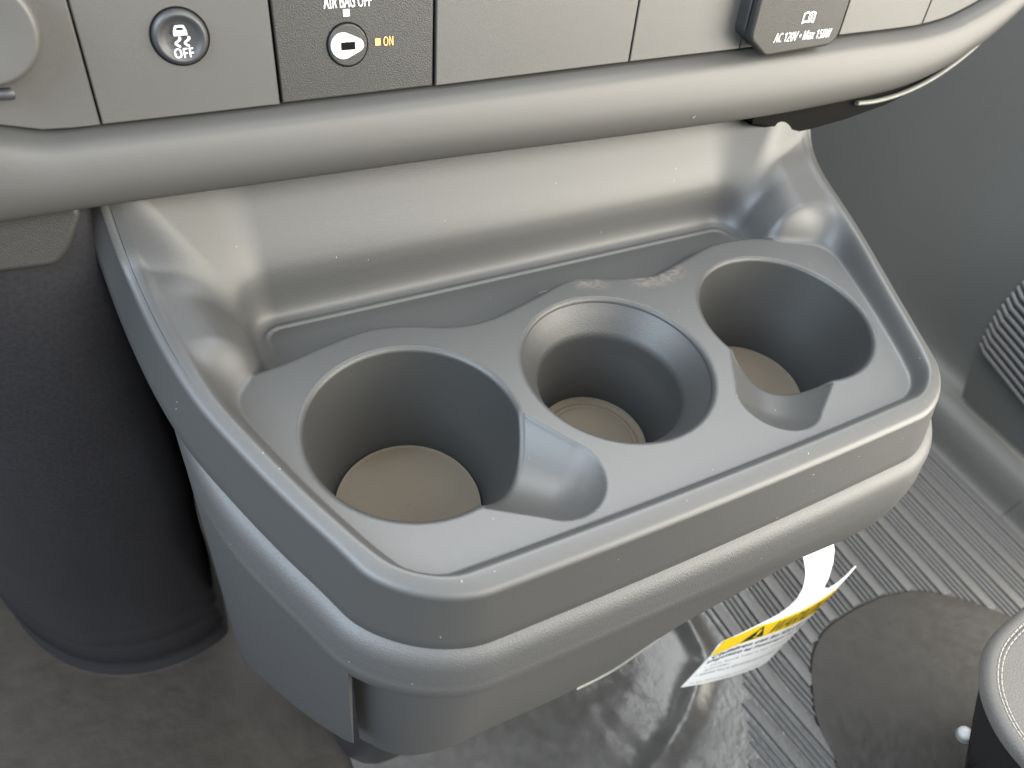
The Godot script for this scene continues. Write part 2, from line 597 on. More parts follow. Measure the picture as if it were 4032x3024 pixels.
func build_tray(parent: Node, edge: Array) -> void:
	var nz := FastNoiseLite.new()
	nz.seed = 4
	nz.frequency = 230.0
	nz.fractal_octaves = 3
	var b := Buf.new()
	var cell := 0.00105
	var x0 := -0.212
	var z0 := BACK_Z
	var nx := int(0.430 / cell) + 1
	var zrow := PackedFloat32Array()
	var zr := z0
	while zr < 0.0905:
		zrow.append(zr)
		zr += 0.00035 if zr > -0.104 and zr < -0.086 else cell
	var nzc := zrow.size()
	var hs := PackedFloat32Array()
	var fs := PackedFloat32Array()
	hs.resize(nx * nzc)
	fs.resize(nx * nzc)
	for j in nzc:
		var z := zrow[j]
		for k in nx:
			var x := x0 + k * cell
			var f := clip_f(x, z)
			fs[j * nx + k] = f
			hs[j * nx + k] = tray_y(x, z) if f < 0.0035 else 0.0
	var id := PackedInt32Array()
	id.resize(nx * nzc)
	id.fill(-1)
	for j in nzc:
		for k in nx:
			if fs[j * nx + k] <= 0.0:
				var x := x0 + k * cell
				var z := zrow[j]
				var y := hs[j * nx + k]
				var nn: Vector3
				if (z < -0.112 or z > -0.080) and j > 0 and j < nzc - 1 and k > 0 and k < nx - 1 and fs[j * nx + k - 1] < 0.0035 and fs[j * nx + k + 1] < 0.0035 and fs[(j - 1) * nx + k] < 0.0035 and fs[(j + 1) * nx + k] < 0.0035:
					nn = Vector3(hs[j * nx + k - 1] - hs[j * nx + k + 1], 2 * cell, hs[(j - 1) * nx + k] - hs[(j + 1) * nx + k]).normalized()
				else:
					var e := 0.0004
					nn = Vector3(tray_y(x - e, z) - tray_y(x + e, z), 2 * e, tray_y(x, z - e) - tray_y(x, z + e)).normalized()
				b.c.append(tray_color(x, y, z, nz))
				id[j * nx + k] = b.add(Vector3(x, y, z), nn)
	for j in nzc - 1:
		for k in nx - 1:
			var q := [j * nx + k, j * nx + k + 1, (j + 1) * nx + k + 1, (j + 1) * nx + k]
			var ins := 0
			for s in q:
				if fs[s] <= 0.0:
					ins += 1
			if ins == 4:
				b.tri(id[q[0]], id[q[1]], id[q[2]])
				b.tri(id[q[0]], id[q[2]], id[q[3]])
			elif ins > 0:
				var poly := PackedInt32Array()
				for s in 4:
					var a: int = q[s]
					var c: int = q[(s + 1) % 4]
					if fs[a] <= 0.0:
						poly.append(id[a])
					if (fs[a] <= 0.0) != (fs[c] <= 0.0):
						var t := fs[a] / (fs[a] - fs[c])
						var xa := x0 + (a % nx) * cell
						var za := zrow[a / nx]
						var xc := x0 + (c % nx) * cell
						var zc := zrow[c / nx]
						poly.append(tray_vert(b, lerpf(xa, xc, t), lerpf(za, zc, t), nz))
				for s in range(1, poly.size() - 1):
					b.tri(poly[0], poly[s], poly[s + 1])
	# the lip's outer edge and the skirt below it
	var prof := []
	for k in 9:
		var a := k / 8.0 * PI * 0.5
		prof.append([-EDGE + EDGE * sin(a), -0.0005 * sin(a) - 0.0031 * (1.0 - cos(a))])
	for k in 6:
		prof.append([0.0065 * (k + 1) / 6.0, -0.0036 - 0.0240 * (k + 1) / 6.0])
	prof.append([0.0053, -0.0284])
	prof.append([0.0030, -0.0284])
	var rows := []
	for e in edge:
		var p: Vector2 = e[0]
		var g: Vector2 = e[1]
		var pi := p - g * EDGE
		var top := tray_y(pi.x, pi.y)
		var row := PackedVector3Array()
		for o in prof:
			var q: Vector2 = p + g * o[0]
			row.append(Vector3(q.x, top + o[1], q.y))
		rows.append(row)
	var before := b.v.size()
	b.grid(rows, false, true)
	for k in rows.size():
		b.n[before + k * prof.size()] = tray_normal(rows[k][0].x, rows[k][0].z)
	for k in b.v.size() - before:
		b.c.append(Color(0.215, 0.256, 0.316))
	part(parent, "tray", b.done(), M.tray_plastic)

func build_well(parent: Node, c: Vector3, kind: int) -> void:
	var prof := []   # [radius offset from c.z, y below the rim]
	for k in 9:
		var a := k / 8.0 * PI * 0.5
		prof.append(Vector2(c.z + FIL - FIL * sin(a), -FIL * (1.0 - cos(a))))
	var floor_y := -0.062
	var floor_r := 0.0365 if kind == 0 else (0.0315 if kind == 1 else 0.0355)
	if kind == 1:
		prof.append_array([Vector2(c.z - 0.0026, -0.0062), Vector2(c.z - 0.0056, -0.0108), Vector2(c.z - 0.0082, -0.0148), Vector2(c.z - 0.0094, -0.0170), Vector2(c.z - 0.0099, -0.0195), Vector2(c.z - 0.0103, -0.026)])
	for k in 10:
		var t := (k + 1) / 10.0
		var last: Vector2 = prof[prof.size() - 1] if k == 0 else Vector2.ZERO
		if k == 0:
			prof.append(last.lerp(Vector2(floor_r, floor_y + 0.002), 0.08))
		else:
			var s: Vector2 = prof[prof.size() - k]
			prof.append(s.lerp(Vector2(floor_r, floor_y + 0.002), t))
	prof.append(Vector2(floor_r - 0.0006, floor_y + 0.0006))
	prof.append(Vector2(floor_r - 0.002, floor_y))
	prof.append(Vector2(0.0005, floor_y))
	var n := 128
	var b := Buf.new()
	var rows := []
	for k in prof.size():
		var p: Vector2 = prof[k]
		var row := PackedVector3Array()
		for j in n:
			var a := TAU * j / n
			var dx := cos(a)
			var dz := sin(a)
			var top := tray_y(c.x + dx * (c.z + FIL), c.y + dz * (c.z + FIL))
			var fade := clampf(1.0 - (-p.y) / 0.045, 0.0, 1.0)
			row.append(Vector3(c.x + dx * p.x, p.y + top * fade, c.y + dz * p.x))
		rows.append(row)
	b.grid(rows, true, false)
	for j in n:
		b.n[j] = tray_normal(rows[0][j].x, rows[0][j].z)
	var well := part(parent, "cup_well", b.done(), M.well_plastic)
	# rubber liner on the bottom
	var lp := []
	var r := floor_r - 0.0014
	lp.append_array([Vector2(r, floor_y + 0.0003), Vector2(r, floor_y + 0.0026), Vector2(r - 0.0004, floor_y + 0.0031), Vector2(r - 0.0009, floor_y + 0.0026), Vector2(r - 0.0012, floor_y + 0.0018)])
	if kind == 1:
		for g in [0.0262, 0.0232]:
			lp.append_array([Vector2(g + 0.0005, floor_y + 0.0018), Vector2(g + 0.0003, floor_y + 0.0009), Vector2(g - 0.0003, floor_y + 0.0009), Vector2(g - 0.0005, floor_y + 0.0018)])
	lp.append(Vector2(0.012, floor_y + 0.0018))
	lp.append(Vector2(0.0003, floor_y + 0.0018))
	var lb := lathe(lp, 96, false)
	var liner := part(well, "cup_liner", lb.done(), M.liner_rubber)
	liner.position = Vector3(c.x, 0, c.y)

func tuck_in(q: Vector2) -> Vector2:
	# the base keeps narrower than the tray towards the dashboard
	var lim := 0.1995
	var a := absf(q.x - CX)
	var t := lim - smax(lim - a, 0.0, 0.012)
	return Vector2(CX + signf(q.x - CX) * t, q.y)

func build_console() -> void:
	var t := thing("cup_holder_console", "dark grey plastic console with three cup holders below the dashboard", "cup holder")
	var edge := outline()
	build_tray(t, edge)
	for k in 3:
		build_well(t, CUPS[k], k)
	# base: padded shoulder under the skirt
	var prof := [[0.002, -0.0253], [0.0048, -0.0271], [0.0075, -0.0281], [0.0102, -0.0302], [0.0126, -0.0342], [0.0140, -0.0420], [0.0152, -0.0480], [0.0157, -0.0550], [0.0157, -0.0640], [0.0150, -0.0730], [0.0138, -0.0800], [0.0115, -0.0838], [0.007, -0.0850], [-0.012, -0.0855]]
	var rows := []
	for e in edge:
		var p: Vector2 = e[0]
		var g: Vector2 = e[1]
		var pi := p - g * EDGE
		var top := tray_y(pi.x, pi.y)
		var row := PackedVector3Array()
		var deep := clampf((p.x + 0.03) / 0.13, 0.0, 1.0) if p.y > 0.05 else (0.0 if p.x < 0.0 else 1.0)
		for o in prof:
			var q: Vector2 = tuck_in(p + g * o[0])
			var y: float = o[1]
			if y < -0.042:
				y = -0.042 + (y + 0.042) * lerpf(0.36, 1.0, deep)
			row.append(Vector3(q.x, top + y, q.y))
		rows.append(row)
	var b := Buf.new()
	b.grid(rows, false, true)
	part(t, "padded_shoulder", b.done(), M.base_plastic)
	# side cheeks running down to the floor, one each side
	for sgn in [-1, 1]:
		var cheek := Buf.new()
		var outer := []
		for e in edge:
			var p: Vector2 = e[0]
			if p.x * sgn < 0.0 or p.y > (0.0655 if sgn < 0 else 0.066):
				continue
			var g: Vector2 = e[1]
			var pi := p - g * EDGE
			var top := tray_y(pi.x, pi.y) - 0.050
			var low := lerp_table([[-0.2, -0.31], [-0.09, -0.28], [-0.04, -0.225], [0.0, -0.180], [0.03, -0.160], [0.05, -0.1455], [0.079, -0.112]], p.y)
			if sgn > 0:
				low = lerp_table([[-0.2, -0.349], [-0.06, -0.349], [-0.03, -0.13], [0.0, -0.10], [0.079, -0.075]], p.y)
			var row := PackedVector3Array()
			var lay := [[0.0155, top + 0.004]]
			for k in 9:
				var f := k / 8.0
				lay.append([0.0159 - 0.0016 * f * f, lerpf(top, low, f)])
			lay.append([0.0133, low - 0.0006])
			for k in 5:
				lay.append([0.0138, lerpf(low, top, k / 4.0)])
			for o in lay:
				var q := tuck_in(p + g * o[0])
				row.append(Vector3(q.x - sgn * 0.0003, o[1], q.y))
			outer.append(row)
		cheek.grid(outer, false, true)
		# the front edge that shows beside the seam
		var tip: PackedVector3Array = outer[outer.size() - 1] if sgn < 0 else outer[0]
		var cap := []
		for f in 9:
			var row := PackedVector3Array()
			row.append(tip[1 + f])
			row.append(tip[15 - f / 2] if f % 2 == 0 else tip[15 - f / 2].lerp(tip[14 - f / 2], 0.5))
			cap.append(row)
		cheek.grid(cap, false, sgn > 0)
		part(t, "side_cheek", cheek.done(), M.base_plastic)
	# lower front panel, set back behind the shoulder
	var fp := []
	for e in edge:
		var p: Vector2 = e[0]
		if p.y < 0.060 or p.x > 0.128 or (p.x < 0 and p.y < 0.060):
			continue
		var g: Vector2 = e[1]
		var low := lerp_table([[-0.16, -0.170], [-0.118, -0.1405], [-0.06, -0.1335], [-0.030, -0.1285], [-0.010, -0.1125], [0.007, -0.1015], [0.04, -0.092], [0.08, -0.084], [0.14, -0.078]], p.x)
		var row := PackedVector3Array()
		var rec := lerpf(0.0095, 0.0130, clampf((p.x + 0.1) / 0.14, 0.0, 1.0))
		if p.x < 0.0:
			rec = lerpf(0.0060, rec, smoothstep(0.064, 0.080, p.y))
		for k in 9:
			var f := k / 8.0
			var o := rec - 0.004 * f * f
			row.append(Vector3(p.x + g.x * o, lerpf(-0.042, low, f), p.y + g.y * o))
		for k in 6:
			var a := (k + 1) / 6.0 * PI
			var o := rec - 0.004 - 0.0015 * (1.0 - cos(a))
			row.append(Vector3(p.x + g.x * o, low - 0.0015 * sin(a), p.y + g.y * o))
		row.append(Vector3(p.x + g.x * (rec - 0.007), -0.050, p.y + g.y * (rec - 0.007)))
		fp.append(row)
	var fb := Buf.new()
	fb.grid(fp, false, true)
	part(t, "lower_front_panel", fb.done(), M.base_plastic)
	var wp := PackedVector3Array()  # thin tube of paler colour along part of the panel's bottom edge
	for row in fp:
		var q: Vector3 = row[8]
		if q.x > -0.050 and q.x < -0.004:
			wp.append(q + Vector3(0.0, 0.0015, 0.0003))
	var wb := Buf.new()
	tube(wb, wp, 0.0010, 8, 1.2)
	part(t, "pale_edge", wb.done(), M.trim_pale).set_meta("label", "pale strip on the lower panel's bottom edge")
	# pedestal that carries the console, in the dark behind the front panel
	var pb := Buf.new()
	var ring := round_rect(Vector2(-0.150, -0.140), Vector2(0.092, 0.030), 0.03)
	var prow := []
	for y in [-0.349, -0.30, -0.2, -0.1, -0.066]:
		var row := PackedVector3Array()
		for q in ring:
			row.append(Vector3(q.x, y, q.y))
		prow.append(row)
	pb.grid(prow, true, true)
	pb.fan(prow[prow.size() - 1], true)
	part(t, "pedestal", pb.done(), M.black_vinyl)

# ---------------------------------------------------------------- dashboard
const TB := [ # x of the upper line, t, x of the lower line, t
	[-0.330, 0.060, -0.360, -0.010], [-0.300, 0.030, -0.325, -0.030], [-0.262, 0.006, -0.283, -0.0395], [-0.240, -0.0035, -0.252, -0.0412], [-0.2238, -0.0082, -0.234, -0.0412], [-0.210, -0.0118, -0.215, -0.0410], [-0.190, -0.0121, -0.190, -0.0408], [-0.124, -0.0117, -0.124, -0.0415], [-0.054, -0.0110, -0.0455, -0.0424], [0.05, -0.0094, 0.05, -0.0447], [0.123, -0.0086, 0.141, -0.0458], [0.197, -0.0068, 0.205, -0.0442], [0.245, -0.0062, 0.250, -0.0415], [0.2676, -0.0053, 0.278, -0.0372], [0.290, -0.0023, 0.2990, -0.0308], [0.302, 0.0012, 0.3133, -0.0240], [0.3143, 0.0055, 0.3293, -0.0161], [0.334, 0.0150, 0.3498, 0.0002], [0.356, 0.034, 0.372, 0.024], [0.372, 0.07, 0.392, 0.065], [0.38, 0.13, 0.40, 0.13]]

func dash_rows() -> Array:
	var out := []
	for k in TB.size() - 1:
		for j in 6:
			var r := []
			for c in 4:
				var p0: float = TB[maxi(k - 1, 0)][c]
				var p1: float = TB[k][c]
				var p2: float = TB[k + 1][c]
				var p3: float = TB[mini(k + 2, TB.size() - 1)][c]
				r.append(cubic_interpolate(p1, p2, p0, p3, j / 6.0))
			out.append(r)
	return out

func panel_low(x: float) -> float:
	var t := []
	for r in TB:
		t.append([r[0], r[1]])
	return lerp_table(t, x)

func panel_poly(xa: float, xb: float, top: float, gap: float) -> PackedVector2Array:
	var o := PackedVector2Array()
	var n := 14
	for k in n + 1:
		var x := lerpf(xa + gap, xb - gap, float(k) / n)
		o.append(Vector2(x, panel_low(x) + 0.0008))
	o.append(Vector2(xb - gap, top))
	o.append(Vector2(xa + gap, top))
	return o

func build_dashboard() -> void:
	var th := deg_to_rad(7.904)
	var xf := Transform3D(Basis(Vector3.RIGHT, Vector3(0, cos(th), -sin(th)), Vector3(0, sin(th), cos(th))), Vector3(0, 0.10, -0.112))
	var d := thing("dashboard", "grey brown dashboard centre with flat switch panels above a rounded lower edge", "dashboard", xf)
	# rounded lower bar
	var prof := [[-0.06, -0.012], [-0.02, -0.0060], [0.012, -0.0022], [0.035, 0.0014], [0.06, 0.0042], [0.09, 0.0062], [0.125, 0.0076], [0.18, 0.0088], [0.27, 0.0099], [0.38, 0.0108], [0.50, 0.0114], [0.61, 0.0116], [0.71, 0.0113], [0.80, 0.0106], [0.88, 0.0096], [0.94, 0.0084], [0.978, 0.0070], [0.998, 0.0050], [1.004, 0.0], [1.01, -0.03], [1.01, -0.09]]
	var rows := []
	for r in dash_rows():
		var row := PackedVector3Array()
		for o in prof:
			row.append(Vector3(lerpf(r[0], r[2], o[0]), lerpf(r[1], r[3], o[0]), o[1]))
		rows.append(row)
	var b := Buf.new()
	b.grid(rows, false, true)
	part(d, "lower_bar", b.done(), M.bolster_plastic)
	var chip := Buf.new()
	flat_poly(chip, PackedVector2Array([Vector2(-0.0016, 0.0005), Vector2(-0.0004, 0.0003), Vector2(0.0012, 0.0011), Vector2(0.0015, 0.0004), Vector2(0.0004, -0.0003), Vector2(0.0002, -0.0011), Vector2(-0.0006, -0.0003)]), 0.0)
	var nick := part(d, "paint_chip", chip.done(), M.trim_pale)
	nick.position = Vector3(0.0915, -0.0372, 0.0113)
	nick.rotation.x = 0.18
	part(d, "backing", plate(PackedVector2Array([Vector2(-0.34, 0.174), Vector2(-0.34, 0.04), Vector2(-0.26, -0.014), Vector2(0.28, -0.014), Vector2(0.345, 0.018), Vector2(0.375, 0.07), Vector2(0.375, 0.174)]), -0.0065, 0.05, 0.001), M.gap_black)
	# flat panels between narrow gaps
	var top := 0.125
	var cuts := [-0.328, -0.1914, -0.1238, -0.0549, 0.0508, 0.1233, 0.1975, 0.2690, 0.362]
	for k in cuts.size() - 1:
		if k == 2 or k == 5:
			continue
		var xa: float = cuts[k]
		var xb: float = cuts[k + 1]
		var poly := panel_poly(xa, xb, top, 0.0003)
		if k == 0:
			poly[poly.size() - 1] = Vector2(xa + 0.02, top)
		part(d, "trim_panel", plate(poly, 0.0, 0.006, 0.0007), M.dash_plastic)
	# upper stack, out of frame, that the tray mirrors
	part(d, "radio_surround", plate(PackedVector2Array([Vector2(-0.34, 0.127), Vector2(0.375, 0.127), Vector2(0.375, 0.175), Vector2(-0.34, 0.175)]), -0.001, 0.05, 0.004), M.dash_plastic)
	# traction control button
	var hole := part(d, "button_recess", plate(circle2(Vector2(-0.1577, 0.0180), 0.01055), 0.00015, 0.004, 0.0001), M.gap_black)
	hole.set_meta("label", "thin dark ring around the round button")
	var bp := []
	for k in 10:
		var a := k / 9.0 * PI * 0.5
		bp.append(Vector2(0.0080 + 0.0018 * cos(a), 0.0002 + 0.0022 * sin(a)))
	bp.append_array([Vector2(0.0072, 0.0021), Vector2(0.0064, 0.0014), Vector2(0.0052, 0.0010), Vector2(0.003, 0.0008), Vector2(0.0001, 0.0007)])
	bp.push_front(Vector2(0.0098, -0.004))
	var btn := part(d, "traction_button", lathe(bp, 64, false).done(), M.button_plastic)
	btn.transform = Transform3D(Basis(Vector3.RIGHT, Vector3(0, 0, 1), Vector3(0, -1, 0)), Vector3(-0.1577, 0.0180, 0.0))
	btn.set_meta("label", "round dark grey button with a skidding car and OFF in white")
	var ib := Buf.new()
	var zz := 0.0024
	var cc := Vector2(-0.1577, 0.0180)
	# car seen from behind
	stroke(ib, [cc + Vector2(-0.0019, 0.0028), cc + Vector2(-0.0013, 0.0043), cc + Vector2(0.0013, 0.0043), cc + Vector2(0.0019, 0.0028)], 0.0006, zz)
	flat_poly(ib, PackedVector2Array([cc + Vector2(-0.0023, 0.0028), cc + Vector2(0.0023, 0.0028), cc + Vector2(0.0023, 0.0011), cc + Vector2(0.0014, 0.0011), cc + Vector2(0.0014, 0.0017), cc + Vector2(-0.0014, 0.0017), cc + Vector2(-0.0014, 0.0011), cc + Vector2(-0.0023, 0.0011)]), zz)
	for sx in [-0.0017, 0.0015]:
		var w := []
		for k in 17:
			var f := k / 16.0
			w.append(cc + Vector2(sx + 0.0009 * sin(f * TAU * 1.0 + 0.6) + 0.0004, 0.0006 - 0.0034 * f))
		stroke(ib, w, 0.0006, zz)
	text_into(ib, "OFF", cc + Vector2(-0.0033, -0.0067), cc + Vector2(0.0035, -0.0034), zz, false)
	part(btn, "icon", ib.done(), M.print_white).transform = btn.transform.affine_inverse()
	# passenger air bag switch module
	var sw := part(d, "airbag_switch", plate(panel_poly(-0.1238, -0.0549, top, 0.0007), -0.0006, 0.005, 0.0009), M.switch_plastic)
	sw.set_meta("label", "dark switch panel with a key slot, AIR BAG OFF and ON")
	var kc := Vector2(-0.0939, 0.0103)
	part(sw, "switch_ring", plate(circle2(kc, 0.0089), -0.0003, 0.004, 0.0002), M.gap_black)
	part(sw, "switch_barrel", plate(circle2(kc, 0.0082), 0.0004, 0.004, 0.0005), M.switch_plastic)
	var kp := PackedVector2Array()
	for k in 13:
		kp.append(kc + Vector2(-0.0022, 0.0) + Vector2.from_angle(deg_to_rad(75.0 + k / 12.0 * 210.0)) * 0.0052)
	for k in 9:
		kp.append(kc + Vector2(0.0038, 0.0) + Vector2.from_angle(deg_to_rad(-65.0 + k / 8.0 * 130.0)) * 0.0027)
	var face := part(sw, "key_face", plate(kp, 0.0012, 0.003, 0.0004), M.key_white)
	face.set_meta("label", "white teardrop key face pointing to ON")
	part(sw, "key_slot", plate(PackedVector2Array([kc + Vector2(-0.0033, -0.0015), kc + Vector2(0.0027, -0.0015), kc + Vector2(0.0027, 0.0016), kc + Vector2(-0.0033, 0.0016)]), 0.00135, 0.002, 0.00005), M.gap_black)
	var tb := Buf.new()
	text_into(tb, "AIR BAG OFF", Vector2(-0.1027, 0.0246), Vector2(-0.0830, 0.0292), -0.0002, false)
	flat_poly(tb, PackedVector2Array([Vector2(-0.0950, 0.0213), Vector2(-0.0924, 0.0213), Vector2(-0.0924, 0.0239), Vector2(-0.0950, 0.0239)]), -0.0002)
	text_into(tb, "PASSENGER", Vector2(-0.1022, 0.0312), Vector2(-0.0835, 0.0358), -0.0002, false)
	part(sw, "lettering", tb.done(), M.print_white)
	var ob := Buf.new()
	flat_poly(ob, PackedVector2Array([Vector2(-0.0821, 0.0092), Vector2(-0.0798, 0.0092), Vector2(-0.0798, 0.0119), Vector2(-0.0821, 0.0119)]), -0.0002)
	text_into(ob, "ON", Vector2(-0.0784, 0.0088), Vector2(-0.0741, 0.0124), -0.0002, false)
	part(sw, "amber_lettering", ob.done(), M.print_amber)
	# power outlet with its flip cover
	part(d, "outlet_frame", plate(panel_poly(0.1233, 0.1975, top, 0.0003), -0.0002, 0.006, 0.0007), M.dash_plastic)
	var op := PackedVector2Array([Vector2(0.1190, 0.060), Vector2(0.1190, 0.004)])
	op = PackedVector2Array([Vector2(0.1165, 0.075), Vector2(0.1165, 0.0040), Vector2(0.1172, 0.0015), Vector2(0.1185, -0.0005), Vector2(0.1290, -0.0078), Vector2(0.1310, -0.0086), Vector2(0.1335, -0.0088), Vector2(0.1760, -0.0068), Vector2(0.1785, -0.0060), Vector2(0.1803, -0.0043), Vector2(0.1822, -0.0018), Vector2(0.1828, 0.0010), Vector2(0.1828, 0.075)])
	var base := PackedVector2Array()
	for q in op:
		base.append(Vector2(0.1500, 0.03) + (q - Vector2(0.1500, 0.03)) * Vector2(1.02, 0.94))
	part(d, "outlet_body", plate(base, 0.0075, 0.010, 0.001), M.switch_plastic)
	var oc := part(d, "outlet_cover", plate(op, 0.0125, 0.0040, 0.0020), M.cover_plastic)
	oc.set_meta("label", "flip cover of the power outlet printed with AC 120V Max 150W")
	var lb := Buf.new()
	text_into(lb, "AC 120V • Max 150W", Vector2(0.1335, -0.0016), Vector2(0.1748, 0.0030), 0.0128, false, 0.05)
	var bc := Vector2(0.1545, 0.0094)
	for s in [-1.0, 1.0]:
		stroke(lb, [bc + Vector2(0.0, -0.0019), bc + Vector2(s * 0.0018, -0.0014), bc + Vector2(s * 0.0040, -0.0022), bc + Vector2(s * 0.0040, 0.0024), bc + Vector2(s * 0.0018, 0.0031), bc + Vector2(0.0, 0.0024)], 0.0007, 0.0128)
	stroke(lb, [bc + Vector2(0.0, -0.0021), bc + Vector2(0.0, 0.0026)], 0.0006, 0.0128)
	text_into(lb, "i", bc + Vector2(0.0014, -0.0010), bc + Vector2(0.0025, 0.0020), 0.0128, true)
	part(oc, "lettering", lb.done(), M.print_white)
	# round socket cap at the left with its little pull tab
	var cap := []
	for k in 9:
		var a := k / 8.0 * PI * 0.5
		cap.append(Vector2(0.0165 + 0.0022 * cos(a), 0.0085 + 0.0030 * sin(a)))
	cap.append_array([Vector2(0.012, 0.0113), Vector2(0.006, 0.0108), Vector2(0.0001, 0.0107)])
	cap.push_front(Vector2(0.0190, 0.0))
	var kn := part(d, "socket_cap", lathe(cap, 64, false).done(), M.dash_plastic)
	kn.transform = Transform3D(Basis(Vector3.RIGHT, Vector3(0, 0, 1), Vector3(0, -1, 0)), Vector3(-0.2205, 0.0275, 0.0))
	kn.set_meta("label", "round cap over a socket with a small tab")
	var pb := Buf.new()
	tube(pb, PackedVector3Array([Vector3(-0.240, 0.0058, 0.006), Vector3(-0.228, 0.0058, 0.0066), Vector3(-0.2195, 0.0057, 0.007)]), 0.0011, 10)
	var pin := part(kn, "hinge_pin", pb.done(), M.pin_metal)
	pin.transform = kn.transform.affine_inverse()
	var pb2 := Buf.new()
	tube(pb2, PackedVector3Array([Vector3(-0.2200, 0.0056, 0.0066), Vector3(-0.2195, 0.0056, 0.0070), Vector3(-0.2170, 0.0056, 0.0074), Vector3(-0.2164, 0.0056, 0.0070)]), 0.0021, 12)
	part(kn, "pin_cap", pb2.done(), M.button_plastic).transform = kn.transform.affine_inverse()
	# panel below the bar at the right, with a pale worn edge
	var up := []
	var uppts := [[0.150, -0.0455, 0.150, -0.054], [0.1936, -0.0450, 0.1936, -0.0645], [0.2353, -0.0430, 0.2353, -0.0605], [0.2693, -0.0395, 0.2693, -0.0550], [0.286, -0.035, 0.2895, -0.0490], [0.3105, -0.026, 0.3165, -0.0395], [0.326, -0.0175, 0.3305, -0.0300], [0.345, -0.004, 0.3465, -0.0120]]
	for r in uppts:
		var row := PackedVector3Array()
		row.append(Vector3(r[0], r[1] + 0.004, -0.004))
		row.append(Vector3(r[0], r[1] - 0.002, -0.002))
		row.append(Vector3(r[2], r[3] + 0.002, -0.001))
		row.append(Vector3(r[2], r[3], -0.003))
		row.append(Vector3(r[2], r[3] + 0.002, -0.030))
		row.append(Vector3(r[2], r[3] + 0.012, -0.12))
		up.append(row)
	var ub := Buf.new()
	ub.grid(up, false, true)
	part(d, "under_panel", ub.done(), M.gap_black)
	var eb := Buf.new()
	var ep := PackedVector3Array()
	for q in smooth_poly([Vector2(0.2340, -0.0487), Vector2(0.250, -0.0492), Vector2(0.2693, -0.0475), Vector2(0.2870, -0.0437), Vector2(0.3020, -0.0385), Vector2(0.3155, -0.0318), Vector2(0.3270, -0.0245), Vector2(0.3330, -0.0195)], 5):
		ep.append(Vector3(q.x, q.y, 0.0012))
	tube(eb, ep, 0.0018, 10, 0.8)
	part(d, "edge_trim", eb.done(), M.trim_pale).set_meta("label", "pale worn edge strip under the bar's right end")
	# bracket under the bar at the far left
	var br := plate(PackedVector2Array([Vector2(-0.330, -0.040), Vector2(-0.330, -0.064), Vector2(-0.240, -0.0660), Vector2(-0.2235, -0.0668), Vector2(-0.2195, -0.0655), Vector2(-0.2150, -0.0605), Vector2(-0.2075, -0.0470), Vector2(-0.2070, -0.0400)]), 0.0, 0.014, 0.0030)
	part(d, "lower_bracket", br, M.switch_plastic)

# ---------------------------------------------------------------- engine cover, floor, sides
func build_engine_cover() -> void:
	var t := thing("engine_cover", "black vinyl covered engine housing standing left of the console", "engine cover")
	var pl := smooth_poly([Vector2(-0.2035, -0.34), Vector2(-0.2035, -0.22), Vector2(-0.2020, -0.150), Vector2(-0.2022, -0.124), Vector2(-0.2075, -0.1135), Vector2(-0.232, -0.1085), Vector2(-0.262, -0.111), Vector2(-0.290, -0.122), Vector2(-0.313, -0.146), Vector2(-0.332, -0.180), Vector2(-0.346, -0.220), Vector2(-0.354, -0.280), Vector2(-0.358, -0.34)], 10)
	var nz := FastNoiseLite.new()
	nz.seed = 8
	nz.frequency = 9.0
	nz.fractal_octaves = 3
	var rows := []
	for k in pl.size():
		var tg := (pl[mini(k + 1, pl.size() - 1)] - pl[maxi(k - 1, 0)]).normalized()
		var g := Vector2(tg.y, -tg.x)
		var row := PackedVector3Array()
		for j in 71:
			var f := j / 70.0
			var y := lerpf(0.065, -0.349, f)
			# slight belly, and the welted hem near the floor
			var o := 0.006 * sin(f * PI) + 0.0034 * nz.get_noise_3d(pl[k].x * 0.8, y * 0.5, pl[k].y)
			o += 0.004 * exp(-pow((y + 0.330) / 0.004, 2.0)) + 0.003 * exp(-pow((y + 0.318) / 0.003, 2.0)) + 0.002 * exp(-pow((y + 0.298) / 0.004, 2.0))
			o += 0.006 * smoothstep(-0.336, -0.349, y)
			row.append(Vector3(pl[k].x + g.x * o, y, pl[k].y + g.y * o))
		rows.append(row)
	var b := Buf.new()
	b.grid(rows, false, false)
	part(t, "cover_skin", b.done(), M.black_vinyl)

